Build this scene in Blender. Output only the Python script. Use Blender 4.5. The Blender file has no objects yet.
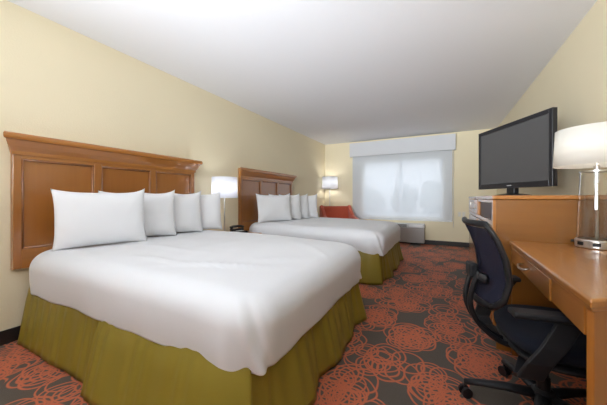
import bpy, bmesh, math, random
from mathutils import Vector, Matrix, noise
random.seed(7)
SC = bpy.context.scene
COL = SC.collection
PI = math.pi
R = math.radians

# ------------------------------------------------------------------ camera, world, lights, exposure
cam_d = bpy.data.cameras.new('camera')
cam = bpy.data.objects.new('camera', cam_d); COL.objects.link(cam)
cam_d.sensor_width = 36; cam_d.lens = 36*270/607
cam_d.shift_y = -4.5/607
cam_d.clip_start = 0.02
cam.location = (0, 0, 1.05)
cam.rotation_euler = (R(90), 0, R(27.16))
SC.camera = cam

w = bpy.data.worlds.new('sky'); SC.world = w; w.use_nodes = True
bg = w.node_tree.nodes['Background']
bg.inputs[0].default_value = (0.86, 0.93, 1.0, 1); bg.inputs[1].default_value = 1.15

def area(name, loc, rot, sx, sy, power, col=(1, 1, 1), spread=180):
    d = bpy.data.lights.new(name, 'AREA'); d.shape = 'RECTANGLE'; d.size = sx; d.size_y = sy
    d.energy = power; d.color = col; d.spread = R(spread)
    o = bpy.data.objects.new(name, d); COL.objects.link(o); o.location = loc; o.rotation_euler = rot
    return o
# high bright sky outside the window (above what the camera sees through it)
area('sky_light', (-0.9, 9.3, 4.6), (R(-52), 0, 0), 5.0, 3.0, 420, (0.86, 0.93, 1.0))
# added fill lights behind the camera, unseen: downward, up at the ceiling, and forward
area('fill_down', (-0.9, -1.3, 2.42), (R(30), 0, 0), 2.6, 1.0, 3, (0.90, 0.95, 1.0))
area('fill_up', (-0.7, -1.2, 1.75), (R(145), 0, 0), 2.4, 1.0, 22, (0.86, 0.93, 1.0))
area('fill_forward', (-1.2, -1.9, 1.6), (R(107), 0, R(-5)), 1.8, 0.9, 57, (0.88, 0.94, 1.0), 72)

SC.view_settings.view_transform = 'Standard'
SC.view_settings.look = 'None'
SC.view_settings.gamma = 1
SC.view_settings.use_curve_mapping = False
SC.view_settings.exposure = 0.57

# ------------------------------------------------------------------ materials
def newmat(name):
    m = bpy.data.materials.new(name); m.use_nodes = True
    nt = m.node_tree; b = nt.nodes['Principled BSDF']
    return m, nt, b
def N(nt, t, **kw):
    n = nt.nodes.new(t)
    for k, v in kw.items(): setattr(n, k, v)
    return n
def mat(name, col, rough=0.5, metal=0.0, coat=0.0, coat_ior=1.5, coat_rough=0.1, sheen=0.0,
        noise_scale=None, noise_amt=0.0, bump=0.0, bump_scale=200, spec=0.5, trans=0.0, ior=1.45):
    m, nt, b = newmat(name)
    b.inputs['Base Color'].default_value = (*col, 1)
    b.inputs['Roughness'].default_value = rough
    b.inputs['Metallic'].default_value = metal
    b.inputs['Coat Weight'].default_value = coat
    b.inputs['Coat IOR'].default_value = coat_ior
    b.inputs['Coat Roughness'].default_value = coat_rough
    b.inputs['Sheen Weight'].default_value = sheen
    b.inputs['Specular IOR Level'].default_value = spec
    b.inputs['Transmission Weight'].default_value = trans
    b.inputs['IOR'].default_value = ior
    tc = N(nt, 'ShaderNodeTexCoord')
    if noise_scale:
        n = N(nt, 'ShaderNodeTexNoise'); n.inputs['Scale'].default_value = noise_scale; n.inputs['Detail'].default_value = 4
        nt.links.new(tc.outputs['Object'], n.inputs['Vector'])
        mx = N(nt, 'ShaderNodeMix', data_type='RGBA')
        mx.inputs[6].default_value = tuple(c*(1-noise_amt) for c in col)+(1,)
        mx.inputs[7].default_value = tuple(min(1, c*(1+noise_amt)) for c in col)+(1,)
        nt.links.new(n.outputs['Fac'], mx.inputs[0]); nt.links.new(mx.outputs[2], b.inputs['Base Color'])
    if bump:
        n = N(nt, 'ShaderNodeTexNoise'); n.inputs['Scale'].default_value = bump_scale; n.inputs['Detail'].default_value = 3
        nt.links.new(tc.outputs['Object'], n.inputs['Vector'])
        bp = N(nt, 'ShaderNodeBump'); bp.inputs['Strength'].default_value = bump; bp.inputs['Distance'].default_value = 0.003
        nt.links.new(n.outputs['Fac'], bp.inputs['Height']); nt.links.new(bp.outputs['Normal'], b.inputs['Normal'])
    return m
def wood(name, c1, c2, axis='Y', coat_ior=1.7, coat_rough=0.16):
    m, nt, b = newmat(name)
    tc = N(nt, 'ShaderNodeTexCoord'); mp = N(nt, 'ShaderNodeMapping')
    s = {'X': (1.2, 22, 22), 'Y': (22, 1.2, 22), 'Z': (22, 22, 1.2)}[axis]
    mp.inputs['Scale'].default_value = s
    nt.links.new(tc.outputs['Object'], mp.inputs['Vector'])
    n = N(nt, 'ShaderNodeTexNoise'); n.inputs['Scale'].default_value = 1.6; n.inputs['Detail'].default_value = 6; n.inputs['Distortion'].default_value = 0.6
    nt.links.new(mp.outputs['Vector'], n.inputs['Vector'])
    rp = N(nt, 'ShaderNodeValToRGB'); rp.color_ramp.elements[0].position = .3; rp.color_ramp.elements[1].position = .72
    rp.color_ramp.elements[0].color = (*c1, 1); rp.color_ramp.elements[1].color = (*c2, 1)
    nt.links.new(n.outputs['Fac'], rp.inputs['Fac']); nt.links.new(rp.outputs['Color'], b.inputs['Base Color'])
    b.inputs['Roughness'].default_value = .42
    b.inputs['Coat Weight'].default_value = 1; b.inputs['Coat IOR'].default_value = coat_ior; b.inputs['Coat Roughness'].default_value = coat_rough
    return m

M = {}
M['wall'] = mat('cream_wallcovering', (0.80, 0.71, 0.505), 0.75, noise_scale=1.5, noise_amt=.03, bump=.35, bump_scale=90)
M['ceiling'] = mat('ceiling_paint', (0.84, 0.85, 0.88), 0.9, bump=.2, bump_scale=120)
M['base'] = mat('dark_vinyl_baseboard', (0.025, 0.02, 0.018), 0.4)
M['head'] = wood('headboard_wood', (0.33, 0.112, 0.012), (0.36, 0.126, 0.015), 'Z', coat_ior=1.6, coat_rough=.12)
M['headrail'] = wood('headboard_rail_wood', (0.37, 0.132, 0.015), (0.41, 0.15, 0.02), 'Y', coat_ior=1.6, coat_rough=.12)
M['bead'] = wood('bead_wood', (0.24, 0.085, 0.02), (0.30, 0.11, 0.025), 'Z', coat_ior=1.7)
M['desk'] = wood('desk_wood', (0.37, 0.132, 0.016), (0.42, 0.158, 0.022), 'Y', coat_ior=1.55)
M['deskv'] = wood('desk_wood_upright', (0.34, 0.118, 0.013), (0.385, 0.14, 0.018), 'Z', coat_ior=1.5)
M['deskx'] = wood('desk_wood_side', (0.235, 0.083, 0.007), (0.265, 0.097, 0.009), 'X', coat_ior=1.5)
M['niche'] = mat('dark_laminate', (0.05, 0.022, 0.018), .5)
M['sheet'] = mat('white_cotton', (0.67, 0.675, 0.70), 0.85, sheen=.2, bump=.12, bump_scale=40)
M['pillow'] = mat('white_pillowcase', (0.79, 0.795, 0.81), 0.85, sheen=.2, bump=.2, bump_scale=25)
M['skirt'] = mat('olive_satin', (0.245, 0.185, 0.024), 0.45, spec=.4, noise_scale=3, noise_amt=.08, bump=.1, bump_scale=60)
M['mattress'] = mat('mattress_ticking', (0.7, 0.7, 0.68), .8)
M['orange'] = mat('rust_orange_upholstery', (0.50, 0.085, 0.04), .8, sheen=.3, noise_scale=9, noise_amt=.12)
M['darkleg'] = mat('dark_wood_leg', (0.05, 0.025, 0.015), .4)
M['black'] = mat('black_plastic', (0.012, 0.012, 0.014), .38, spec=.4)
M['blackmatte'] = mat('matte_black_plastic', (0.014, 0.014, 0.016), .5, spec=.35)
M['tvframe'] = mat('tv_bezel_plastic', (0.018, 0.018, 0.022), .3)
M['screen'] = mat('tv_screen', (0.085, 0.085, 0.088), .35, spec=.5)
M['seat'] = mat('navy_seat_fabric', (0.010, 0.012, 0.022), .9, spec=.2, sheen=.04, bump=.4, bump_scale=350)
M['chrome'] = mat('brushed_nickel', (0.62, 0.60, 0.57), .28, metal=1)
M['white'] = mat('white_painted_metal', (0.78, 0.79, 0.8), .45)
M['ptac'] = mat('taupe_grey_plastic', (0.40, 0.375, 0.36), .5)
M['ptacw'] = mat('pale_grey_plastic', (0.66, 0.66, 0.66), .5)
M['grille'] = mat('dark_grille', (0.12, 0.12, 0.12), .6)
M['plate'] = mat('ivory_wall_plate', (0.72, 0.68, 0.56), .4)
M['valance'] = mat('white_valance_fabric', (0.66, 0.67, 0.69), .8)
M['glass'] = mat('clear_glass', (1, 1, 1), .02, trans=1, ior=1.45)
M['tree'] = mat('hazed_foliage', (0.44, 0.48, 0.45), .9, noise_scale=.4, noise_amt=.3)  # leaf colour paled to carry the distance haze
M['ground'] = mat('hazed_ground', (0.46, 0.48, 0.46), .9, noise_scale=.05, noise_amt=.2)  # haze lightened into the ground colour as well
M['roofing'] = mat('far_building_wall', (0.6, 0.58, 0.52), .9)

def translucent(name, col, tr_frac, transp=0.0, rough_col=None):
    m, nt, b = newmat(name); nt.nodes.remove(b)
    out = nt.nodes['Material Output']
    df = N(nt, 'ShaderNodeBsdfDiffuse'); df.inputs[0].default_value = (*(rough_col or col), 1)
    tl = N(nt, 'ShaderNodeBsdfTranslucent'); tl.inputs[0].default_value = (*col, 1)
    mx = N(nt, 'ShaderNodeMixShader'); mx.inputs[0].default_value = tr_frac
    nt.links.new(df.outputs[0], mx.inputs[1]); nt.links.new(tl.outputs[0], mx.inputs[2])
    last = mx
    if transp:
        tp = N(nt, 'ShaderNodeBsdfTransparent'); m2 = N(nt, 'ShaderNodeMixShader'); m2.inputs[0].default_value = transp
        nt.links.new(mx.outputs[0], m2.inputs[1]); nt.links.new(tp.outputs[0], m2.inputs[2]); last = m2
    nt.links.new(last.outputs[0], out.inputs[0])
    return m
M['blind'] = translucent('sheer_white_shade_cloth', (0.80, 0.83, 0.87), .12, .36)
M['shade'] = translucent('white_lamp_shade', (0.93, 0.94, 0.98), .55)
M['shadecream'] = translucent('cream_lamp_shade', (0.88, 0.86, 0.81), .3)
M['pane'] = translucent('window_glass', (1, 1, 1), .5, .97)
M['meshback'] = translucent('navy_mesh_fabric', (0.045, 0.046, 0.075), .3, .15, (0.038, 0.039, 0.065))

def bulbmat(name, col, s):
    m, nt, b = newmat(name)
    b.inputs['Emission Color'].default_value = (*col, 1); b.inputs['Emission Strength'].default_value = s
    return m
M['bulb'] = bulbmat('glowing_bulb', (0.93, 0.95, 1.0), 30)
M['bulbwarm'] = bulbmat('soft_glowing_bulb', (1.0, 0.96, 0.88), 12)

# carpet: dark ground with rosettes of overlapping orange loops
def carpet():
    m, nt, b = newmat('loop_pattern_carpet')
    L = nt.links.new
    tc = N(nt, 'ShaderNodeTexCoord')
    wob = N(nt, 'ShaderNodeTexNoise'); wob.inputs['Scale'].default_value = 5.0; wob.inputs['Detail'].default_value = 1
    L(tc.outputs['Object'], wob.inputs['Vector'])
    sub = N(nt, 'ShaderNodeVectorMath', operation='SUBTRACT'); sub.inputs[1].default_value = (.5, .5, .5); L(wob.outputs['Color'], sub.inputs[0])
    scl = N(nt, 'ShaderNodeVectorMath', operation='SCALE'); scl.inputs['Scale'].default_value = .05; L(sub.outputs[0], scl.inputs[0])
    add = N(nt, 'ShaderNodeVectorMath', operation='ADD'); L(tc.outputs['Object'], add.inputs[0]); L(scl.outputs[0], add.inputs[1])
    rnd = random.Random(3)
    acc = None
    def mx(a, c):
        n = N(nt, 'ShaderNodeMath', operation='MAXIMUM'); L(a, n.inputs[0]); L(c, n.inputs[1]); return n.outputs[0]
    for li, (off, sc, rot, seed) in enumerate([((0, 0, 0), 2.5, .5, 0), ((.45, .37, 0), 2.3, 1.0, 1), ((.2, .95, 0), 2.1, 1.9, 2)]):
        mp = N(nt, 'ShaderNodeMapping'); mp.inputs['Location'].default_value = off; mp.inputs['Rotation'].default_value = (0, 0, rot)
        mp.inputs['Scale'].default_value = (sc, sc*.92, 0)
        L(add.outputs[0], mp.inputs['Vector'])
        vo = N(nt, 'ShaderNodeTexVoronoi', voronoi_dimensions='2D'); vo.inputs['Scale'].default_value = 1; vo.inputs['Randomness'].default_value = .45
        L(mp.outputs[0], vo.inputs['Vector'])
        d = N(nt, 'ShaderNodeVectorMath', operation='SUBTRACT'); L(mp.outputs[0], d.inputs[0]); L(vo.outputs['Position'], d.inputs[1])
        nc = 7 if li < 2 else 5
        for i in range(nc):
            th = 2*PI*i/nc + rnd.uniform(-.25, .25); rad = rnd.uniform(.13, .22); cr = rnd.uniform(.16, .24)
            cx, cy = rad*math.cos(th), rad*math.sin(th)
            ds = N(nt, 'ShaderNodeVectorMath', operation='DISTANCE'); L(d.outputs[0], ds.inputs[0]); ds.inputs[1].default_value = (cx, cy, 0)
            for rr in ((cr, cr*.68) if i % 3 == 0 else (cr,)):
                s1 = N(nt, 'ShaderNodeMath', operation='SUBTRACT'); L(ds.outputs['Value'], s1.inputs[0]); s1.inputs[1].default_value = rr
                ab = N(nt, 'ShaderNodeMath', operation='ABSOLUTE'); L(s1.outputs[0], ab.inputs[0])
                mr = N(nt, 'ShaderNodeMapRange'); mr.inputs['From Min'].default_value = .005; mr.inputs['From Max'].default_value = .017
                mr.inputs['To Min'].default_value = 1; mr.inputs['To Max'].default_value = 0
                L(ab.outputs[0], mr.inputs['Value'])
                acc = mr.outputs[0] if acc is None else mx(acc, mr.outputs[0])
    # pile fleck
    fl = N(nt, 'ShaderNodeTexNoise'); fl.inputs['Scale'].default_value = 260; fl.inputs['Detail'].default_value = 2; L(tc.outputs['Object'], fl.inputs['Vector'])
    g = N(nt, 'ShaderNodeMix', data_type='RGBA'); g.inputs[6].default_value = (0.040, 0.031, 0.024, 1); g.inputs[7].default_value = (0.13, 0.103, 0.08, 1); L(fl.outputs['Fac'], g.inputs[0])
    o = N(nt, 'ShaderNodeMix', data_type='RGBA'); o.inputs[6].default_value = (0.40, 0.085, 0.034, 1); o.inputs[7].default_value = (0.62, 0.165, 0.072, 1); L(fl.outputs['Fac'], o.inputs[0])
    c = N(nt, 'ShaderNodeMix', data_type='RGBA'); L(acc, c.inputs[0]); L(g.outputs[2], c.inputs[6]); L(o.outputs[2], c.inputs[7])
    L(c.outputs[2], b.inputs['Base Color'])
    b.inputs['Roughness'].default_value = .95; b.inputs['Sheen Weight'].default_value = .06
    bp = N(nt, 'ShaderNodeBump'); bp.inputs['Strength'].default_value = .4; bp.inputs['Distance'].default_value = .004
    L(fl.outputs['Fac'], bp.inputs['Height']); L(bp.outputs['Normal'], b.inputs['Normal'])
    return m
M['carpet'] = carpet()

# ------------------------------------------------------------------ mesh helpers
class MB:
    def __init__(s): s.bm = bmesh.new()
    def box(s, x0, x1, y0, y1, z0, z1, mx=None):
        vs = [s.bm.verts.new((x, y, z)) for x in (x0, x1) for y in (y0, y1) for z in (z0, z1)]
        for f in ((0, 1, 3, 2), (4, 6, 7, 5), (0, 4, 5, 1), (2, 3, 7, 6), (0, 2, 6, 4), (1, 5, 7, 3)):
            s.bm.faces.new([vs[i] for i in f])
        if mx is not None: bmesh.ops.transform(s.bm, matrix=mx, verts=vs)
        return s
    def prism(s, pts, z0, z1):
        a = [s.bm.verts.new((x, y, z0)) for x, y in pts]; b = [s.bm.verts.new((x, y, z1)) for x, y in pts]
        n = len(pts); s.bm.faces.new(a[::-1]); s.bm.faces.new(b)
        for i in range(n): s.bm.faces.new((a[i], a[(i+1) % n], b[(i+1) % n], b[i]))
        return s
    def lathe(s, prof, c=(0, 0, 0), n=40, cap=False, sx=1, sy=1):
        rings = []
        for r, z in prof:
            rings.append([s.bm.verts.new((c[0]+sx*r*math.cos(2*PI*i/n), c[1]+sy*r*math.sin(2*PI*i/n), c[2]+z)) for i in range(n)])
        for a, b in zip(rings, rings[1:]):
            for i in range(n): s.bm.faces.new((a[i], a[(i+1) % n], b[(i+1) % n], b[i]))
        if cap: s.bm.faces.new(rings[0][::-1]); s.bm.faces.new(rings[-1])
        return s
    def tube(s, pts, r, n=10, flat=1.0, up=None):
        pts = [Vector(p) for p in pts]; rings = []
        rs = r if isinstance(r, (list, tuple)) else [r]*len(pts)
        prev = None
        for i, p in enumerate(pts):
            t = (pts[min(i+1, len(pts)-1)]-pts[max(i-1, 0)]).normalized()
            if prev is None:
                u = Vector(up) if up else (Vector((0, 0, 1)) if abs(t.z) < .9 else Vector((1, 0, 0)))
            else: u = prev
            u = (u - t*u.dot(t)).normalized(); prev = u; v = t.cross(u)
            rings.append([s.bm.verts.new(p+(u*math.cos(2*PI*k/n)*flat+v*math.sin(2*PI*k/n))*rs[i]) for k in range(n)])
        for a, b in zip(rings, rings[1:]):
            for i in range(n): s.bm.faces.new((a[i], a[(i+1) % n], b[(i+1) % n], b[i]))
        s.bm.faces.new(rings[0][::-1]); s.bm.faces.new(rings[-1])
        return s
    def grid(s, fn, nu, nv, closed=False):
        g = [[s.bm.verts.new(fn(i/nu, j/nv)) for j in range(nv+1)] for i in range(nu if closed else nu+1)]
        m = nu
        for i in range(m):
            a = g[i]; b = g[(i+1) % len(g)] if closed else g[i+1]
            for j in range(nv): s.bm.faces.new((a[j], b[j], b[j+1], a[j+1]))
        return s
    def build(s, name, m, parent=None, bevel=0, smooth=False, sub=0, solid=0, weld=0, loc=None):
        if weld: bmesh.ops.remove_doubles(s.bm, verts=s.bm.verts, dist=weld)
        bmesh.ops.recalc_face_normals(s.bm, faces=s.bm.faces)
        me = bpy.data.meshes.new(name); s.bm.to_mesh(me); s.bm.free()
        me.materials.append(M[m] if isinstance(m, str) else m)
        o = bpy.data.objects.new(name, me); COL.objects.link(o)
        if smooth:
            for p in me.polygons: p.use_smooth = True
        if parent: o.parent = parent
        if loc: o.location = loc
        if solid:
            md = o.modifiers.new('solid', 'SOLIDIFY'); md.thickness = solid; md.offset = -1
        if bevel:
            md = o.modifiers.new('bevel', 'BEVEL'); md.width = bevel; md.segments = 3; md.limit_method = 'ANGLE'; md.angle_limit = R(40)
            md.harden_normals = False
        if sub:
            md = o.modifiers.new('sub', 'SUBSURF'); md.levels = sub; md.render_levels = sub
        return o
def tag(o, label, cat, group=None):
    o['label'] = label; o['category'] = cat
    if group: o['group'] = group
    return o
def thing(name, loc, label, cat, rz=0, group=None):
    o = bpy.data.objects.new(name, None); COL.objects.link(o); o.location = loc; o.rotation_euler = (0, 0, rz)
    o.empty_display_size = .1
    return tag(o, label, cat, group)
def struct(o): o['kind'] = 'structure'; return o
def copy_tree(o, parent=None):
    c = o.copy(); COL.objects.link(c)
    if parent: c.parent = parent
    for ch in list(o.children): copy_tree(ch, c)
    return c

# ------------------------------------------------------------------ the room
XL, XR, YB, YF, H = -2.80, 1.00, 6.72, -2.2, 2.48
struct(MB().box(XL-.15, XR+.15, YF-.1, YB+.2, -.12, 0).build('floor', 'carpet'))
struct(MB().box(XL-.15, XR+.15, YF-.1, YB+.2, H, H+.12).build('ceiling', 'ceiling'))
struct(MB().box(XL-.15, XL, YF-.1, YB+.2, 0, H).build('wall_left', 'wall'))
struct(MB().box(XR, XR+.15, YF-.1, YB+.2, 0, H).build('wall_right', 'wall'))
struct(MB().box(XL, XR, YF-.1, YF, 0, H).build('wall_front', 'wall'))
wx0, wx1, wz0, wz1 = -1.77, .02, .62, 1.98
bk = MB()
bk.box(XL, wx0, YB, YB+.2, 0, H); bk.box(wx1, XR, YB, YB+.2, 0, H); bk.box(wx0, wx1, YB, YB+.2, 0, wz0); bk.box(wx0, wx1, YB, YB+.2, wz1, H)
struct(bk.build('wall_back', 'wall'))
# baseboards
struct(MB().box(XL, XL+.012, YF, YB, 0, .10).build('baseboard_left', 'base', bevel=.003))
struct(MB().box(XL+.012, XR, YB-.012, YB, 0, .10).build('baseboard_back', 'base', bevel=.003))
struct(MB().box(XR-.012, XR, YF, YB-.012, 0, .10).build('baseboard_right', 'base', bevel=.003))
# window
wf = MB()
t = .05
y0, y1 = YB+.06, YB+.12
wf.box(wx0, wx0+t, y0, y1, wz0, wz1).box(wx1-t, wx1, y0, y1, wz0, wz1).box(wx0+t, wx1-t, y0, y1, wz0, wz0+t).box(wx0+t, wx1-t, y0, y1, wz1-t, wz1)
mxm = (wx0+wx1)/2
wf.box(mxm-.03, mxm+.03, y0, y1, wz0+t, wz1-t)
wn = struct(wf.build('window_1', 'white', bevel=.004))
pn = MB().box(wx0+t, mxm-.03, YB+.088, YB+.092, wz0+t, wz1-t).build('window_pane', 'pane', wn)
pn = MB().box(mxm+.03, wx1-t, YB+.088, YB+.092, wz0+t, wz1-t).build('window_pane', 'pane', wn)
MB().box(wx0, wx1, YB-.0, YB+.06, wz0-.0, wz0+.012).build('window_sill', 'white', wn)

# outside: ground, far trees, a low building
struct(MB().box(-60, 40, YB+3, 160, -6.2, -6).build('ground_outside', 'ground'))
def far_tree(x, y, h, r, lab):
    t = thing('tree', (x, y, -6), lab, 'tree', group='trees beyond the window')
    rr = random.Random(int(x*10)+5)
    m = MB()
    bmesh.ops.create_icosphere(m.bm, subdivisions=4, radius=1)
    for v in m.bm.verts:
        d = 1+.35*noise.noise(v.co*2+Vector((x, y, 0)))+.12*noise.noise(v.co*7)
        v.co = Vector((v.co.x*r*d, v.co.y*r*d, h*.62+v.co.z*h*.4*d))
    m.build('crown', 'tree', t, smooth=True)
    MB().tube([(0, 0, 0), (.1, 0, h*.3), (0, .1, h*.5)], [.35, .28, .18]).build('trunk', 'darkleg', t, smooth=True)
for i, (x, y, h, r) in enumerate([(-44, 86, 9.6, 3.6), (-35.5, 78, 9.3, 3.6), (-27, 86, 9.6, 3.6), (-18.5, 78, 9.5, 3.6), (-10, 86, 10.6, 3.6), (-1.5, 78, 11.0, 3.6), (7, 86, 11.2, 3.6)]):
    far_tree(x, y, h, r, 'green tree seen hazily through the sheer window shade')

# valance box + roller shade
vl = thing('valance', (-.91, YB, 2.085), 'long white fabric covered valance box over the window', 'valance')
MB().box(-1.17, 1.17, -.12, -.105, 0, .338).build('front_panel', 'valance', vl, bevel=.004)
MB().box(-1.17, 1.17, -.105, -.005, .32, .338).build('top_panel', 'valance', vl)
MB().box(-1.17, -1.155, -.105, -.005, 0, .32).build('side_panel', 'valance', vl)
MB().box(1.155, 1.17, -.105, -.005, 0, .32).build('side_panel', 'valance', vl)
bl = thing('roller_shade', (-.91, YB-.05, .53), 'sheer white roller shade pulled down over the bright window', 'window shade')
MB().box(-1.11, 1.11, -.0008, .0008, .02, 1.66).build('shade_cloth', 'blind', bl)
MB().box(-1.11, 1.11, -.009, .009, 0, .024).build('bottom_bar', 'white', bl, bevel=.003)
MB().tube([(-1.13, 0, 1.68), (1.13, 0, 1.68)], .022, 16).build('roller', 'white', bl, smooth=True)
ch = MB()
ch.tube([(1.13, -.012, 1.66), (1.13, -.012, -.10), (1.13, -.006, -.115), (1.13, 0.004, -.115), (1.13, .012, -.10), (1.13, .012, 1.66)], .0035, 6)
ch.build('pull_chain', 'white', bl, smooth=True)

# wall plates right of the window
for i, x in enumerate((.335, .415)):
    o = tag(MB().box(-.032, .032, -.006, 0, -.055, .055).build('wall_plate', 'plate', bevel=.002, loc=(x, YB, .70)),
            ('small ivory wall plate nearer the window shade' if i == 0 else 'small ivory outlet plate nearer the tall cabinet'), 'wall plate', 'wall plates right of the window')
    MB().box(-.012, .012, -.009, -.006, -.032, -.008).build('socket', 'ptacw', o)
    MB().box(-.012, .012, -.009, -.006, .008, .032).build('socket', 'ptacw', o)

# air conditioner
ac = thing('air_conditioner', (-.88, YB, .045), 'taupe grey wall air conditioner under the window beside second bed', 'air conditioner')
MB().box(-.535, .535, -.21, -.013, .0, .33).build('lower_cover', 'ptac', ac, bevel=.012)
MB().prism([(-.535, -.013), (-.535, -.21), (.535, -.21), (.535, -.013)], .335, .425).build('top_housing', 'ptacw', ac, bevel=.015)
g = MB()
for k in range(7): g.box(-.50, .17, -.2155, -.205, .345+k*.010, .350+k*.010)
g.build('air_grille', 'grille', ac)
MB().box(.22, .50, -.216, -.205, .345, .41).build('control_panel', 'white', ac, bevel=.003)

# ------------------------------------------------------------------ beds
def bed_cover_mesh():
    # local x from the head (0) to the foot, y across; rings following a rounded rectangle outline
    L_, W_, RC = 2.12, 1.645, .19
    hx, hy = L_/2, W_/2
    def outline():
        pts = []
        def arc(cx, cy, a0):
            for i in range(28):
                a = a0+PI/2*i/28; pts.append((cx+RC*math.cos(a), cy+RC*math.sin(a), math.cos(a), math.sin(a)))
        def line(x0, y0, x1, y1, nx, ny, k):
            for i in range(k): t_ = i/k; pts.append((x0+(x1-x0)*t_, y0+(y1-y0)*t_, nx, ny))
        line(hx, -hy+RC, hx, hy-RC, 1, 0, 90); arc(hx-RC, hy-RC, 0)
        line(hx-RC, hy, -hx+RC, hy, 0, 1, 110); arc(-hx+RC, hy-RC, PI/2)
        line(-hx, hy-RC, -hx, -hy+RC, -1, 0, 60); arc(-hx+RC, -hy+RC, PI)
        line(-hx+RC, -hy, hx-RC, -hy, 0, -1, 110); arc(hx-RC, -hy+RC, 1.5*PI)
        return pts
    O = outline(); n = len(O)
    SH, DZ = .125, .115         # shoulder width and height
    prof = [('t', i/24) for i in range(1, 25)]+[('s', i/12) for i in range(1, 13)]+[('d', i/18) for i in range(1, 19)]
    bm = bmesh.new(); allr = []
    for kind, q in prof:
        ring = []
        for (ox, oy, nx, ny) in O:
            bx, by = ox-nx*SH, oy-ny*SH
            foot_corner = max(0, 1-math.hypot(hx-ox, (hy-abs(oy)))/.42) if ox > 0 else 0
            if kind == 't': px, py, dz = bx*q, by*q, 0
            elif kind == 's':
                a = q*PI/2; px, py = bx+nx*SH*math.sin(a), by+ny*SH*math.sin(a); dz = -(1-math.cos(a))*DZ
            else:
                px, py = ox, oy; dz = -DZ-q*.18
            zc = .662+dz
            big = noise.noise(Vector((px*1.5, py*1.8, 2.0)))*.010
            ridge = 0
            for (cx, cy, ang, ln, am) in ((.55, -.45, .6, .45, .010), (.15, -.55, .25, .5, .006), (.80, .25, -.5, .4, .008), (-.2, -.3, .1, .6, .005), (.75, -.15, 1.1, .3, .007)):
                ux, uy = math.cos(ang), math.sin(ang); a1 = (px-cx)*ux+(py-cy)*uy; b1 = -(px-cx)*uy+(py-cy)*ux+.03*math.sin(a1*7)
                ridge += am*math.exp(-(b1/.025)**2-(a1/ln*1.6)**2)
            fine = noise.noise(Vector((px*7, py*4, 7.0)))*.004
            z = zc+(big*1.2+fine+ridge*1.6)*(1 if kind == 't' else max(0, 1-q) if kind == 's' else 0)
            z += .014*(1-(px/hx)**2)*(1-(py/hy)**2) - .035*max(0, px/hx)**3
            amt = 0
            if kind == 's': amt = q*.5
            if kind == 'd':
                amt = .5+.5*q
                hem = (.016*noise.noise(Vector((ox*2.4, oy*2.4, 11)))+.004*noise.noise(Vector((ox*8, oy*8, 3))))*(1-foot_corner)+.004*foot_corner
                z += q*hem
                tuck = -.012*q**1.5
                px += nx*tuck; py += ny*tuck
            if amt:
                s_ = ox*1.0 - oy*1.0
                f = noise.noise(Vector((ox*3.4, oy*3.4, dz*2+1)))*.016+noise.noise(Vector((ox*9, oy*9, dz*4)))*.005
                # soft vertical folds of the gathered corner
                if foot_corner > 0:
                    ang = math.atan2(oy, hx-ox+.0001) if False else (ox-hx)-(abs(oy)-hy)
                    f += foot_corner*(.030*math.exp(-((ang+.10+dz*.5)/.035)**2)-.020*math.exp(-((ang+.02+dz*.45)/.03)**2)+.014*math.exp(-((ang-.05+dz*.1)/.03)**2)+.012*math.exp(-((ang-.14-dz*.2)/.06)**2))
                px += nx*f*amt; py += ny*f*amt
            px = max(px, -hx)
            ring.append(bm.verts.new((px+L_/2, py, z)))
        allr.append(ring)
    bm.faces.new(allr[0])
    for a, b in zip(allr, allr[1:]):
        for i in range(n): bm.faces.new((a[i], a[(i+1) % n], b[(i+1) % n], b[i]))
    return bm
def skirt_path(x0, x1, yh, rc):
    # outline of the bed base from the head on the near side, round the foot, to the head on the far side
    P_ = []
    def line(ax, ay, bx, by, nx, ny):
        k = max(2, int(math.hypot(bx-ax, by-ay)/.012))
        for i in range(k): q = i/k; P_.append((ax+(bx-ax)*q, ay+(by-ay)*q, nx, ny))
    def arc(cx, cy, a0):
        for i in range(20):
            a = a0+PI/2*i/20; P_.append((cx+rc*math.cos(a), cy+rc*math.sin(a), math.cos(a), math.sin(a)))
    line(x0, -yh, x1-rc, -yh, 0, -1); arc(x1-rc, -yh+rc, -PI/2)
    line(x1, -yh+rc, x1, yh-rc, 1, 0); arc(x1-rc, yh-rc, 0)
    line(x1-rc, yh, x0, yh, 0, 1)
    return P_
def skirt_strip(path, zbot, ztop, flare, amp, freq, seed, gather, out=0.0):
    n = len(path)-1
    def fn(u, v):
        i = min(n, int(round(u*n))); x, y, nx, ny = path[i]; s = i*.012+seed
        f = noise.noise(Vector((s*freq, seed, v*.6)))*amp*1.8 + math.sin(s*freq*5+3*noise.noise(Vector((s*2, seed, 0))))*amp*.6
        g = math.sin(s*60+3*noise.noise(Vector((s*6, seed, 3))))*gather*(1-v*.5)*min(1, v*3)
        d = out*min(1, v*3)+flare*v + f*(v**.8) + g
        z = ztop+(zbot-ztop)*v + .008*noise.noise(Vector((s*3, seed, 9)))*v
        return (x+nx*d, y+ny*d, z)
    m = MB(); m.grid(fn, n, 14); return m
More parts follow.
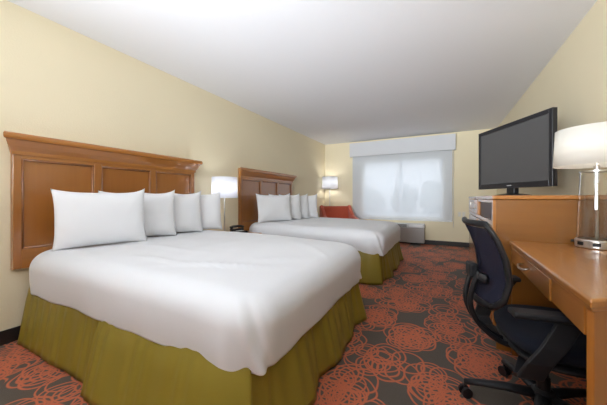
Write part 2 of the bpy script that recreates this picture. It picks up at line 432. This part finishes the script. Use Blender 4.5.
def make_bed():
    b = thing('bed', (-2.735, 1.635, 0), '', 'bed')
    MB().box(.02, 2.02, -.735, .735, .10, .36).build('box_spring', 'mattress', b, bevel=.02)
    MB().box(.02, 2.04, -.75, .75, .365, .628).build('mattress', 'mattress', b, bevel=.06)
    for x in (.12, 1.92):
        for y in (-.68, .68):
            MB().box(x-.03, x+.03, y-.03, y+.03, 0, .098).build('leg', 'blackmatte', b)
    zt = .445
    kw = dict(smooth=True, solid=.002)
    pt = skirt_path(.05, 2.055, .785, .13)
    nl = int((2.055-.13-.05)/.012)          # samples on one long side
    na = int(nl*.53); nb = nl+11; ncn = len(pt)-nl-11
    for seg, fl, am, fr_, sd, ga, out in ((pt[:na+8], .07, .013, 2.2, 1.3, .004, 0), (pt[na:nb+1], .10, .019, 2.0, 5.1, .004, .022),
                                          (pt[nb-2:ncn], .075, .028, 3.0, 8.2, .006, 0), (pt[ncn-2:], .06, .018, 2.4, 12.2, .004, .003)):
        skirt_strip(seg, .012, zt, fl, am, fr_, sd, ga, out).build('bed_skirt', 'skirt', b, **kw)
    return b
bed1 = make_bed(); bed1['label'] = 'large bed with olive green skirt nearest the camera'
bed1['group'] = 'beds'
bed2 = copy_tree(bed1); bed2.location.y += 2.51; bed2['label'] = 'bed with olive green skirt nearest the window'
cv = MB(); cv.bm.free(); cv.bm = bed_cover_mesh()
cover = cv.build('bed_cover', 'sheet', None, smooth=True, solid=.004, loc=(-2.745, 1.635, 0))
tag(cover, 'rumpled white bedcover on the bed nearest the camera', 'bedding', 'white bedcovers')
c2 = cover.copy(); COL.objects.link(c2); c2.location.y += 2.51; c2['label'] = 'white bedcover on the bed nearest the window'

# headboards
def make_headboard():
    h = thing('headboard', (XL, 1.578, .53), 'wide brown wooden headboard behind the bed nearest the camera', 'headboard', group='wooden headboards')
    W = .802
    MB().box(.0, .022, -W, W, 0, .86).build('backing', 'head', h)
    zt, zb = .81, .14
    bays = ((-.757, -.291), (-.233, .233), (.291, .757))
    for a, b_ in ((-W, -.757), (-.291, -.233), (.233, .291), (.757, W)):
        MB().box(.022, .048, a, b_, 0, .86).build('stile', 'head', h, bevel=.003)
    for a, b_ in bays:
        MB().box(.022, .048, a, b_, zt, .86).build('rail', 'headrail', h, bevel=.002)
        MB().box(.022, .048, a, b_, 0, zb).build('rail', 'headrail', h, bevel=.002)
        MB().box(.022, .030, a, b_, zb, zt).build('panel', 'head', h)
        bd = MB()
        bd.tube([(.036, a+.007, zb), (.036, a+.007, zt)], .009, 8).tube([(.036, b_-.007, zb), (.036, b_-.007, zt)], .009, 8)
        bd.tube([(.036, a, zt-.007), (.036, b_, zt-.007)], .009, 8).tube([(.036, a, zb+.007), (.036, b_, zb+.007)], .009, 8)
        bd.build('panel_bead', 'bead', h, smooth=True)
    # crown moulding: extruded stepped/cove profile, mitred at both ends
    prof = [(.048, .835), (.058, .835), (.060, .862), (.066, .872), (.080, .895), (.094, .925), (.100, .938), (.112, .940), (.116, .955), (.116, .972), (.108, .985), (.0, .985), (.0, .835)]
    bm = bmesh.new(); A = []; B = []
    for x, z in prof:
        ext = max(0, x-.048)
        A.append(bm.verts.new((x, -W-ext, z))); B.append(bm.verts.new((x, W+ext, z)))
    for i in range(len(prof)):
        j = (i+1) % len(prof); bm.faces.new((A[i], A[j], B[j], B[i]))
    bm.faces.new(A); bm.faces.new(B[::-1])
    m = MB(); m.bm.free(); m.bm = bm
    m.build('crown_moulding', 'headrail', h, bevel=.002)
    return h
hb = make_headboard()
hb2 = copy_tree(hb); hb2.location.y = 4.05; hb2['label'] = 'wooden headboard behind the bed nearest the window, reflecting daylight'

# pillows
def pillow_mesh(seed, w=.68, h=.50, T=.10):
    m = MB(); nu, nv = 44, 34
    for sgn in (1, -1):
        def fn(u, v):
            a, b = u*2-1, v*2-1
            sh = max(0, (1-abs(a)**3))**.6*max(0, (1-abs(b)**3))**.6
            th = T*sh
            # drawn-in edges, pointed corners
            x = a*w/2*(1-.06*(1-abs(b)**3)*abs(a)**2)
            z = b*h/2*(1-.085*(1-abs(a)**3)*abs(b)**2)
            if b > 0: z += .018*abs(a)**6*b**4*(1.6 if a > 0 else .5)
            if b < 0: th *= 1+.25*(-b)
            wr = noise.noise(Vector((x*5+seed*9, z*5, sgn)))*.010*sh+noise.noise(Vector((x*13+seed, z*9, sgn*3)))*.004*sh
            return (sgn*(th)+wr+.010*noise.noise(Vector((x*3, z*3, seed*5))), x, z+h/2)
        m.grid(fn, nu, nv)
    return m
def set_pillow(i, near, far, zb, lean, lab, grp, tip=0, h=.47):
    near = Vector(near); far = Vector(far); c = (near+far)/2; d = far-near
    w = d.length
    o = pillow_mesh(i*1.7+.3, w, h, .056).build('pillow', 'pillow', None, smooth=True, weld=.0005)
    o.location = (c.x, c.y, zb)
    rz = math.atan2(d.y, d.x)-PI/2
    o.rotation_euler = (Matrix.Rotation(rz, 3, 'Z') @ Matrix.Rotation(R(tip), 3, 'X') @ Matrix.Rotation(-R(lean), 3, 'Y')).to_euler()
    return tag(o, lab, 'pillow', grp)
g1 = 'pillows on the bed nearest the camera'
set_pillow(1, (-2.50, .90), (-2.34, 1.51), .660, 8, 'big white pillow, first and nearest of four on the near bed', g1, 0, .455)
set_pillow(2, (-2.665, 1.28), (-2.44, 1.89), .660, 8, 'white pillow, second from the camera on the near bed', g1, 0, .455)
set_pillow(3, (-2.665, 1.63), (-2.44, 2.24), .660, 8, 'white pillow, third from the camera on the near bed', g1, 0, .455)
set_pillow(4, (-2.68, 2.0), (-2.41, 2.51), .660, 8, 'white pillow, farthest of four on the near bed beside the lamp', g1, 0, .455)
g2 = 'pillows on the bed nearest the window'
set_pillow(5, (-2.52, 3.37), (-2.25, 3.97), .660, 8, 'white pillow, nearest and widest on the far bed', g2, 0, .455)
set_pillow(6, (-2.52, 3.71), (-2.22, 4.26), .660, 8, 'white pillow, second from the camera on the far bed', g2, 0, .455)
set_pillow(7, (-2.52, 4.02), (-2.20, 4.54), .660, 8, 'white pillow, third from the camera on the far bed', g2, 0, .455)
set_pillow(8, (-2.50, 4.31), (-2.12, 4.78), .660, 8, 'white pillow, last one on the far bed beside the orange armchair', g2, 0, .455)

# ------------------------------------------------------------------ nightstand, lamp, telephone
ns = thing('nightstand', (-2.56, 2.87, 0), 'low wooden nightstand between the two beds', 'nightstand')
MB().box(-.225, .22, -.31, .31, .05, .522).build('body', 'deskv', ns, bevel=.004)
MB().box(-.235, .24, -.33, .33, .523, .55).build('top', 'desk', ns, bevel=.006)
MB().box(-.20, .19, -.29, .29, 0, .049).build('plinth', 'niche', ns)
for z0, z1 in ((.08, .28), (.30, .50)):
    d = MB().box(.221, .236, -.29, .29, z0, z1).build('drawer', 'desk', ns, bevel=.003)
    MB().tube([(.237, -.05, (z0+z1)/2), (.257, -.045, (z0+z1)/2), (.257, .045, (z0+z1)/2), (.237, .05, (z0+z1)/2)], .005, 8).build('handle', 'chrome', d, smooth=True)

def lamp_shade(mb, r0, r1, z0, z1, t=.003):
    mb.lathe([(r0, z0), (r1, z1), (r1-t, z1), (r0-t, z0), (r0, z0)], n=56); return mb
def point(name, parent, loc, power, col, r=.04):
    d = bpy.data.lights.new(name, 'POINT'); d.energy = power; d.color = col; d.shadow_soft_size = r
    o = bpy.data.objects.new(name, d); COL.objects.link(o); o.parent = parent; o.location = loc; return o
def spider(z, r):
    m = MB()
    for k in range(3):
        a = 2*PI*k/3; m.tube([(0, 0, z), (r*math.cos(a), r*math.sin(a), z)], .0025, 6)
    return m
tl = thing('table_lamp', (-2.535, 2.675, .551), 'lit bedside lamp with white drum shade on the nightstand', 'lamp')
MB().lathe([(.001, 0), (.085, 0), (.085, .018), (.02, .026), (.001, .026)], n=32).build('base', 'chrome', tl, smooth=False)
MB().tube([(0, 0, .02), (0, 0, .66)], .009, 12).build('stem', 'chrome', tl, smooth=True)
lamp_shade(MB(), .168, .160, .50, .77).build('lamp_shade', 'shade', tl, smooth=True, weld=.00001)
spider(.66, .155).build('shade_ring', 'chrome', tl)
bb = MB(); bmesh.ops.create_uvsphere(bb.bm, u_segments=16, v_segments=10, radius=.032); bb.build('bulb', 'bulb', tl, smooth=True, loc=(0, 0, .61))
point('bedside_lamp_light', tl, (0, 0, .62), 2.6, (.95, .96, 1.0))

ph = thing('telephone', (-2.60, 3.03, .551), 'black telephone on the nightstand beside the far headboard', 'telephone', rz=R(-20))
MB().prism([(-.09, -.10), (.09, -.10), (.09, .10), (-.09, .10)], 0, .03).prism([(-.09, -.10), (-.02, -.10), (-.02, .10), (-.09, .10)], .03, .055).build('body', 'blackmatte', ph, bevel=.01)
hs = MB().tube([(-.055, -.10, .07), (-.055, -.06, .088), (-.055, .06, .088), (-.055, .10, .07)], [.026, .018, .018, .026], 12).build('handset', 'black', ph, smooth=True)
k = MB()
for a in range(3):
    for b_ in range(4): k.box(.005+a*.024, .021+a*.024, -.05+b_*.026, -.032+b_*.026, .03, .035)
k.build('keypad', 'ptacw', ph)

# ------------------------------------------------------------------ armchair + floor lamp in the far corner
ar = thing('armchair', (-2.13, 6.05, 0), 'rust orange upholstered armchair in the far corner behind the second bed', 'armchair', rz=R(38))
# local: faces -y
def rounded(mb): return mb
MB().box(-.30, .30, -.32, .24, .22, .42).build('seat', 'orange', ar, bevel=.04)
bm_ = MB()
def backfn(u, v):
    x = (u-.5)*.66; z = .40+v*.45
    return (x, .24+.10*v-.05*(1-(2*u-1)**2)*.6, z)
bm_.grid(backfn, 16, 10)
bm_.build('backrest', 'orange', ar, smooth=True, solid=-.11, bevel=.0)
for s in (-1, 1):
    m = MB()
    prof = [(-.36, .18), (.40, .18), (.44, .84), (.36, .88), (.27, .80), (.10, .64), (-.15, .58), (-.36, .56)]
    a = [m.bm.verts.new((s*.31, y, z)) for y, z in prof]; b_ = [m.bm.verts.new((s*.40, y, z)) for y, z in prof]
    m.bm.faces.new(a); m.bm.faces.new(b_[::-1])
    for i in range(len(prof)): m.bm.faces.new((a[i], a[(i+1) % len(prof)], b_[(i+1) % len(prof)], b_[i]))
    m.build('arm', 'orange', ar, bevel=.03)
for x in (-.33, .33):
    for y in (-.30, .34): MB().tube([(x, y, .19), (x*1.03, y*1.03, 0)], [.025, .016], 10).build('leg', 'darkleg', ar)

fl = thing('floor_lamp', (-2.56, 6.47, 0), 'lit floor lamp with white drum shade in the far corner', 'lamp')
MB().lathe([(.001, 0), (.13, 0), (.13, .018), (.02, .03), (.001, .03)], n=32).build('base', 'chrome', fl)
MB().tube([(0, 0, .02), (0, 0, 1.50)], .011, 12).build('pole', 'chrome', fl, smooth=True)
lamp_shade(MB(), .202, .195, 1.285, 1.59).build('lamp_shade', 'shade', fl, smooth=True, weld=.00001)
spider(1.50, .19).build('shade_ring', 'chrome', fl)
bb = MB(); bmesh.ops.create_uvsphere(bb.bm, u_segments=16, v_segments=10, radius=.032); bb.build('bulb', 'bulb', fl, smooth=True, loc=(0, 0, 1.40))
point('floor_lamp_light', fl, (0, 0, 1.44), 3.5, (.98, .96, .95))

# ------------------------------------------------------------------ tall cabinet with television
cb = thing('cabinet', (.315, 2.28, 0), 'tall honey wood dresser cabinet under the television', 'cabinet')
D = .68; LY = 1.86; HT = 1.068
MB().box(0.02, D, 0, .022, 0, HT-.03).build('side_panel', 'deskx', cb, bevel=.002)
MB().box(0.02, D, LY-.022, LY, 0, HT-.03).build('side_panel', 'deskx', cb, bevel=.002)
MB().box(-.005, D, -.012, LY+.012, HT-.028, HT).build('top', 'desk', cb, bevel=.006)
MB().box(D-.02, D-.005, .022, LY-.022, .02, HT-.03).build('back_panel', 'deskv', cb)
MB().box(.03, D-.02, .022, LY-.022, .02, .08).build('plinth', 'niche', cb)
MB().box(.02, D-.02, .022, LY-.022, .855, .875).build('shelf', 'desk', cb)
MB().box(.02, D-.02, .86, .88, .082, HT-.03).build('divider', 'desk', cb)
MB().box(.0205, .03, .024, .858, .876, HT-.031).build('niche_dark_sheet', 'niche', cb)  # flush dark sheet standing in for the open niche's dark interior
fr = MB().box(0, .019, 0, .05, .085, HT-.03).box(0, .019, .05, LY, .855, .885).box(0, .019, .85, .89, .885, HT-.03).box(0, .019, .05, .85, 1.015, HT-.03).box(0, .019, LY-.05, LY, .885, HT-.03)
fr.build('face_frame', 'desk', cb, bevel=.002)
d = MB().box(-.004, .016, .895, LY-.055, .89, HT-.034).build('drawer', 'desk', cb, bevel=.003)
MB().tube([(-.004, 1.26, .935), (-.028, 1.26, .94), (-.028, 1.26, 1.0), (-.004, 1.26, 1.005)], .005, 8).build('handle', 'chrome', d, smooth=True)
for a, b_, hy in ((.055, .85, .80), (.89, LY-.055, .94)):
    d = MB().box(-.004, .016, a, b_, .09, .85).build('door', 'deskv', cb, bevel=.003)
    MB().tube([(-.004, hy, .60), (-.028, hy, .605), (-.028, hy, .70), (-.004, hy, .705)], .005, 8).build('handle', 'chrome', d, smooth=True)

tv = thing('television', (.615, 3.31, HT+.001), 'flat black television angled towards the beds on the tall cabinet', 'television', rz=R(27.2))
# local: screen faces -x, width along y
MB().lathe([(.001, 0), (.15, 0), (.148, .010), (.09, .020), (.04, .028), (.001, .028)], n=40, sx=.8, sy=1.25).build('stand_base', 'black', tv)
MB().box(-.02, .03, -.05, .05, .012, .12).build('stand_neck', 'black', tv, bevel=.008)
tw, z0, z1 = .465, .078, .722
MB().box(-.012, .018, -tw+.05, tw-.05, z0+.04, z1-.06).build('rear_housing', 'tvframe', tv, bevel=.01, loc=(.028, 0, 0))
f = MB()
f.box(-.03, .012, -tw, -tw+.035, z0, z1).box(-.03, .012, tw-.035, tw, z0, z1).box(-.03, .012, -tw+.035, tw-.035, z1-.038, z1).box(-.03, .012, -tw+.035, tw-.035, z0, z0+.052)
f.build('bezel', 'tvframe', tv, bevel=.003)
MB().box(-.022, .010, -tw+.035, tw-.035, z0+.052, z1-.038).build('screen', 'screen', tv)
lg = MB()
for k in range(5): lg.box(-.0312, -.0298, -.028+k*.012, -.020+k*.012, z0+.022, z0+.031)
lg.build('maker_mark', 'ptacw', tv)

# ------------------------------------------------------------------ desk
dk = thing('desk', (0, 0, 0), 'honey wood writing desk with an angled end along the right wall', 'desk')
dk.location = (.38, 1.05, 0)
def P(*pts): return [(x-.38, y-1.05) for x, y in pts]
YE = 2.266
def xf(y, inset=0): return .374+inset+(y-1.05)*.025
MB().prism(P((xf(1.05), 1.05), (.99, 1.52), (.99, YE), (xf(YE), YE)), .733, .762).build('desktop', 'desk', dk, bevel=.008)
MB().prism(P((xf(1.075, .010), 1.075), (.985, 1.532), (.985, YE-.004), (xf(YE, .010), YE-.004)), .718, .7325).build('edge_moulding', 'desk', dk, bevel=.004)
MB().prism(P((.388, 1.118), (.402, 1.108), (.975, 1.545), (.955, 1.59)), 0, .717).build('end_panel', 'deskv', dk, bevel=.003)
def strip(ya, yb, i0, i1): return P((xf(ya, i0), ya), (xf(ya, i1), ya), (xf(yb, i1), yb), (xf(yb, i0), yb))
MB().prism(strip(1.145, 1.452, .016, .036), .625, .717).build('apron', 'desk', dk, bevel=.002)
dr = MB().prism(strip(1.459, 2.232, .012, .036), .622, .716).build('drawer', 'desk', dk, bevel=.003)
def hp(y, off, z): return (xf(y, .012-off)-.38, y-1.05, z)
MB().tube([hp(1.80, 0, .676), hp(1.805, .022, .670), hp(1.87, .030, .664), hp(1.935, .022, .670), hp(1.94, 0, .676)], .005, 8).build('handle', 'chrome', dr, smooth=True)
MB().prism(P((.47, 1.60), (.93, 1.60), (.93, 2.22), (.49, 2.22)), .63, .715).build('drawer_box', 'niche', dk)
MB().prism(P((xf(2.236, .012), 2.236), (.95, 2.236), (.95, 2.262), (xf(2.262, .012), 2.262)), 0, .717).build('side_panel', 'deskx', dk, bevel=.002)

# desk lamp
dl = thing('desk_lamp', (.797, 2.165, .763), 'large desk lamp with cream drum shade and clear glass body', 'lamp')
MB().lathe([(.001, 0), (.088, 0), (.092, .004), (.092, .044), (.086, .05), (.001, .05)], n=48).build('base', 'chrome', dl, bevel=.002)
MB().lathe([(.084, .0505), (.070, .436), (.066, .436), (.080, .0505), (.084, .0505)], n=120).build('glass_body', 'glass', dl, smooth=False)
MB().tube([(0, 0, .05), (0, 0, .60)], .008, 12).build('stem', 'chrome', dl, smooth=True)
MB().lathe([(.001, .437), (.074, .437), (.074, .445), (.014, .449), (.014, .475), (.001, .475)], n=48).build('cap', 'chrome', dl)
lamp_shade(MB(), .188, .178, .475, .69).build('lamp_shade', 'shadecream', dl, smooth=True, weld=.00001)
spider(.60, .175).build('shade_ring', 'chrome', dl)
bb = MB(); bmesh.ops.create_uvsphere(bb.bm, u_segments=16, v_segments=10, radius=.03); bb.build('bulb', 'bulbwarm', dl, smooth=True, loc=(0, 0, .54))
point('desk_lamp_light', dl, (0, 0, .575), 1.6, (1.0, .98, .95))
for a in (R(205), R(250)):
    mt = Matrix.Rotation(a, 4, 'Z') @ Matrix.Translation((.091, 0, .025))
    MB().box(-.003, .003, -.016, .016, -.010, .010, mt).build('outlet', 'blackmatte', dl, bevel=.001)
MB().tube([(-.092*math.cos(R(20)), .092*math.sin(R(20)), .03), (-.108*math.cos(R(20)), .108*math.sin(R(20)), .03)], .008, 12).build('switch', 'blackmatte', dl)

# ------------------------------------------------------------------ office chair (local: faces +x)
oc = thing('office_chair', (.43, 1.665, 0), 'swivel office chair with navy mesh back at the desk', 'office chair', rz=R(10))
# seat: superellipse cushion
def seatfn(u, v):
    th = 2*PI*u; ph = -PI/2+PI*v
    ex = 3.2
    c, s = math.cos(th), math.sin(th)
    kk = (abs(c)**ex+abs(s)**ex)**(-1/ex)
    rr = max(0, math.cos(ph))**.45
    x = c*kk*rr*.235; y = s*kk*rr*.262
    sp = math.sin(ph); z = math.copysign(abs(sp)**.8, sp)*.045
    z += -.035*max(0, (x-.12)/.13)**2*(1 if x > .12 else 0)-.02*(1-(y/.25)**2)*(1-(x/.26)**2)*(1 if sp > 0 else 0)+.012*(abs(y)/.25)**2
    return (x+.065, y, .408+z*1.2)
m = MB(); m.grid(seatfn, 64, 24, closed=True); m.build('seat', 'seat', oc, smooth=True, weld=.0003)
def panfn(u, v):
    x, y, z = seatfn(u, v); return ((x-.065)*.95+.065, y*.95, .352+(z-.408)*.4)
m = MB(); m.grid(panfn, 64, 16, closed=True); m.build('seat_pan', 'blackmatte', oc, smooth=True, weld=.0003)
# backrest
def backpt(u, v, off=0):      # u -1..1 across, v 0..1 up
    hw = .20*(1-.10*(v-.5)**2*4)*(1 if v < .9 else 1-(v-.9)*.8)
    if v < .15: hw *= .62+.38*(v/.15)**.6
    y = u*hw
    K = ((0, -.285), (.15, -.262), (.35, -.245), (.6, -.258), (.8, -.285), (1.01, -.325))
    for (v0, a0), (v1, a1) in zip(K, K[1:]):
        if v0 <= v <= v1:
            q = (v-v0)/(v1-v0); prof = a0+(a1-a0)*q; break
    x = prof + .035*u*u - off
    return Vector((x, y, .545+v*.385))
m = MB(); m.grid(lambda a, b: backpt((a*2-1)*.93, .05+b*.90, .004), 24, 28)
m.build('mesh_back', 'meshback', oc, smooth=True, solid=.003)
fr = []
nn = 20
for i in range(nn+1): fr.append(backpt(-1, i/nn))
for i in range(1, 12): fr.append(backpt(-1+2*i/12, 1))
for i in range(nn, -1, -1): fr.append(backpt(1, i/nn))
for i in range(1, 12): fr.append(backpt(1-2*i/12, 0))
fr.append(fr[0]); fr.append(fr[1])
m = MB(); m.tube(fr, .017, 10, flat=.65, up=(1, 0, 0)); m.build('back_frame', 'black', oc, smooth=True)
# lumbar bracket + J bars
lb = MB(); lb.tube([backpt(-.55, .32, .03), backpt(0, .30, .045), backpt(.55, .32, .03)], .022, 10, flat=.5, up=(1, 0, 0)); lb.build('lumbar_support', 'black', oc, smooth=True)
kb = MB()
kb.box(-.355, -.315, -.04, .04, .655, .725).build('lumbar_knob', 'blackmatte', oc, bevel=.01, loc=(.035, 0, .0))
for s in (-1, 1):
    pts = [(-.282, s*.05, .69), (-.305, s*.045, .62), (-.318, s*.04, .54), (-.300, s*.035, .47), (-.255, s*.03, .405), (-.17, s*.03, .348), (-.03, s*.03, .334)]
    # smooth the poly line
    sm = []
    V = [Vector(p) for p in pts]
    for i in range(len(V)-1):
        p0, p1, p2, p3 = V[max(i-1, 0)], V[i], V[i+1], V[min(i+2, len(V)-1)]
        for q in range(5):
            tt = q/5
            sm.append(.5*((2*p1)+(p2-p0)*tt+(2*p0-5*p1+4*p2-p3)*tt*tt+(3*p1-p0-3*p2+p3)*tt**3))
    sm.append(V[-1])
    MB().tube(sm, .013, 10).build('back_support', 'black', oc, smooth=True)
# armrests
for s in (-1, 1):
    y = s*.275
    a = MB().box(-.235, .01, y-.038, y+.038, .575, .600).build('armrest', 'blackmatte', oc, bevel=.011)
    up = MB()
    pts = [(-.04, y, .577), (-.06, y*1.03, .54), (-.105, y*1.08, .47), (-.15, y*1.10, .41), (-.175, y*1.05, .345), (-.17, y*.85, .318), (-.10, y*.3, .315)]
    ring = []
    n = len(pts)
    hw = [.042, .042, .042, .042, .042, .040, .035]; th = .009
    for i, p in enumerate(pts):
        p = Vector(p); t_ = (Vector(pts[min(i+1, n-1)])-Vector(pts[max(i-1, 0)])).normalized()
        wv = Vector((1, 0, 0)); nv = t_.cross(wv).normalized()
        wv2 = wv
        ring.append([up.bm.verts.new(p+wv2*hw[i]+nv*th), up.bm.verts.new(p-wv2*hw[i]+nv*th), up.bm.verts.new(p-wv2*hw[i]-nv*th), up.bm.verts.new(p+wv2*hw[i]-nv*th)])
    for r0, r1 in zip(ring, ring[1:]):
        for i in range(4): up.bm.faces.new((r0[i], r0[(i+1) % 4], r1[(i+1) % 4], r1[i]))
    up.bm.faces.new(ring[0][::-1]); up.bm.faces.new(ring[-1])
    up.build('upright', 'blackmatte', a, bevel=.004)
MB().box(-.12, .10, -.07, .07, .300, .345).build('tilt_mechanism', 'blackmatte', oc, bevel=.01)
MB().tube([(.03, -.06, .335), (.05, -.20, .33), (.05, -.25, .335)], .006, 8).build('height_lever', 'black', oc, smooth=True)
MB().lathe([(.001, .06), (.026, .06), (.026, .20), (.020, .205), (.020, .325), (.001, .325)], n=24).build('gas_column', 'black', oc)
MB().lathe([(.001, .075), (.045, .075), (.050, .09), (.045, .135), (.03, .145), (.001, .145)], n=24).build('base_hub', 'blackmatte', oc, smooth=False)
for k in range(5):
    a = R(170+72*k)        # world 180 degrees, less the chair's own turn
    dx, dy = math.cos(a), math.sin(a)
    lg = MB().tube([(dx*.04, dy*.04, .112), (dx*.15, dy*.15, .108), (dx*.26, dy*.26, .092), (dx*.325, dy*.325, .078)], [.030, .026, .022, .018], 12, flat=.7).build('base_leg', 'blackmatte', oc, smooth=True)
    cs = MB()
    cx, cy = dx*.32, dy*.32
    px, py = -dy, dx
    for s in (-1, 1):
        q = a+R(25)
        wx, wy = -math.sin(q), math.cos(q)
        cs.tube([(cx+wx*s*.008, cy+wy*s*.008, .0275), (cx+wx*s*.024, cy+wy*s*.024, .0275)], .027, 20)
    cs.tube([(cx, cy, .03), (cx, cy, .085)], .008, 8)
    cs.build('caster', 'black', lg, smooth=False, bevel=.003)
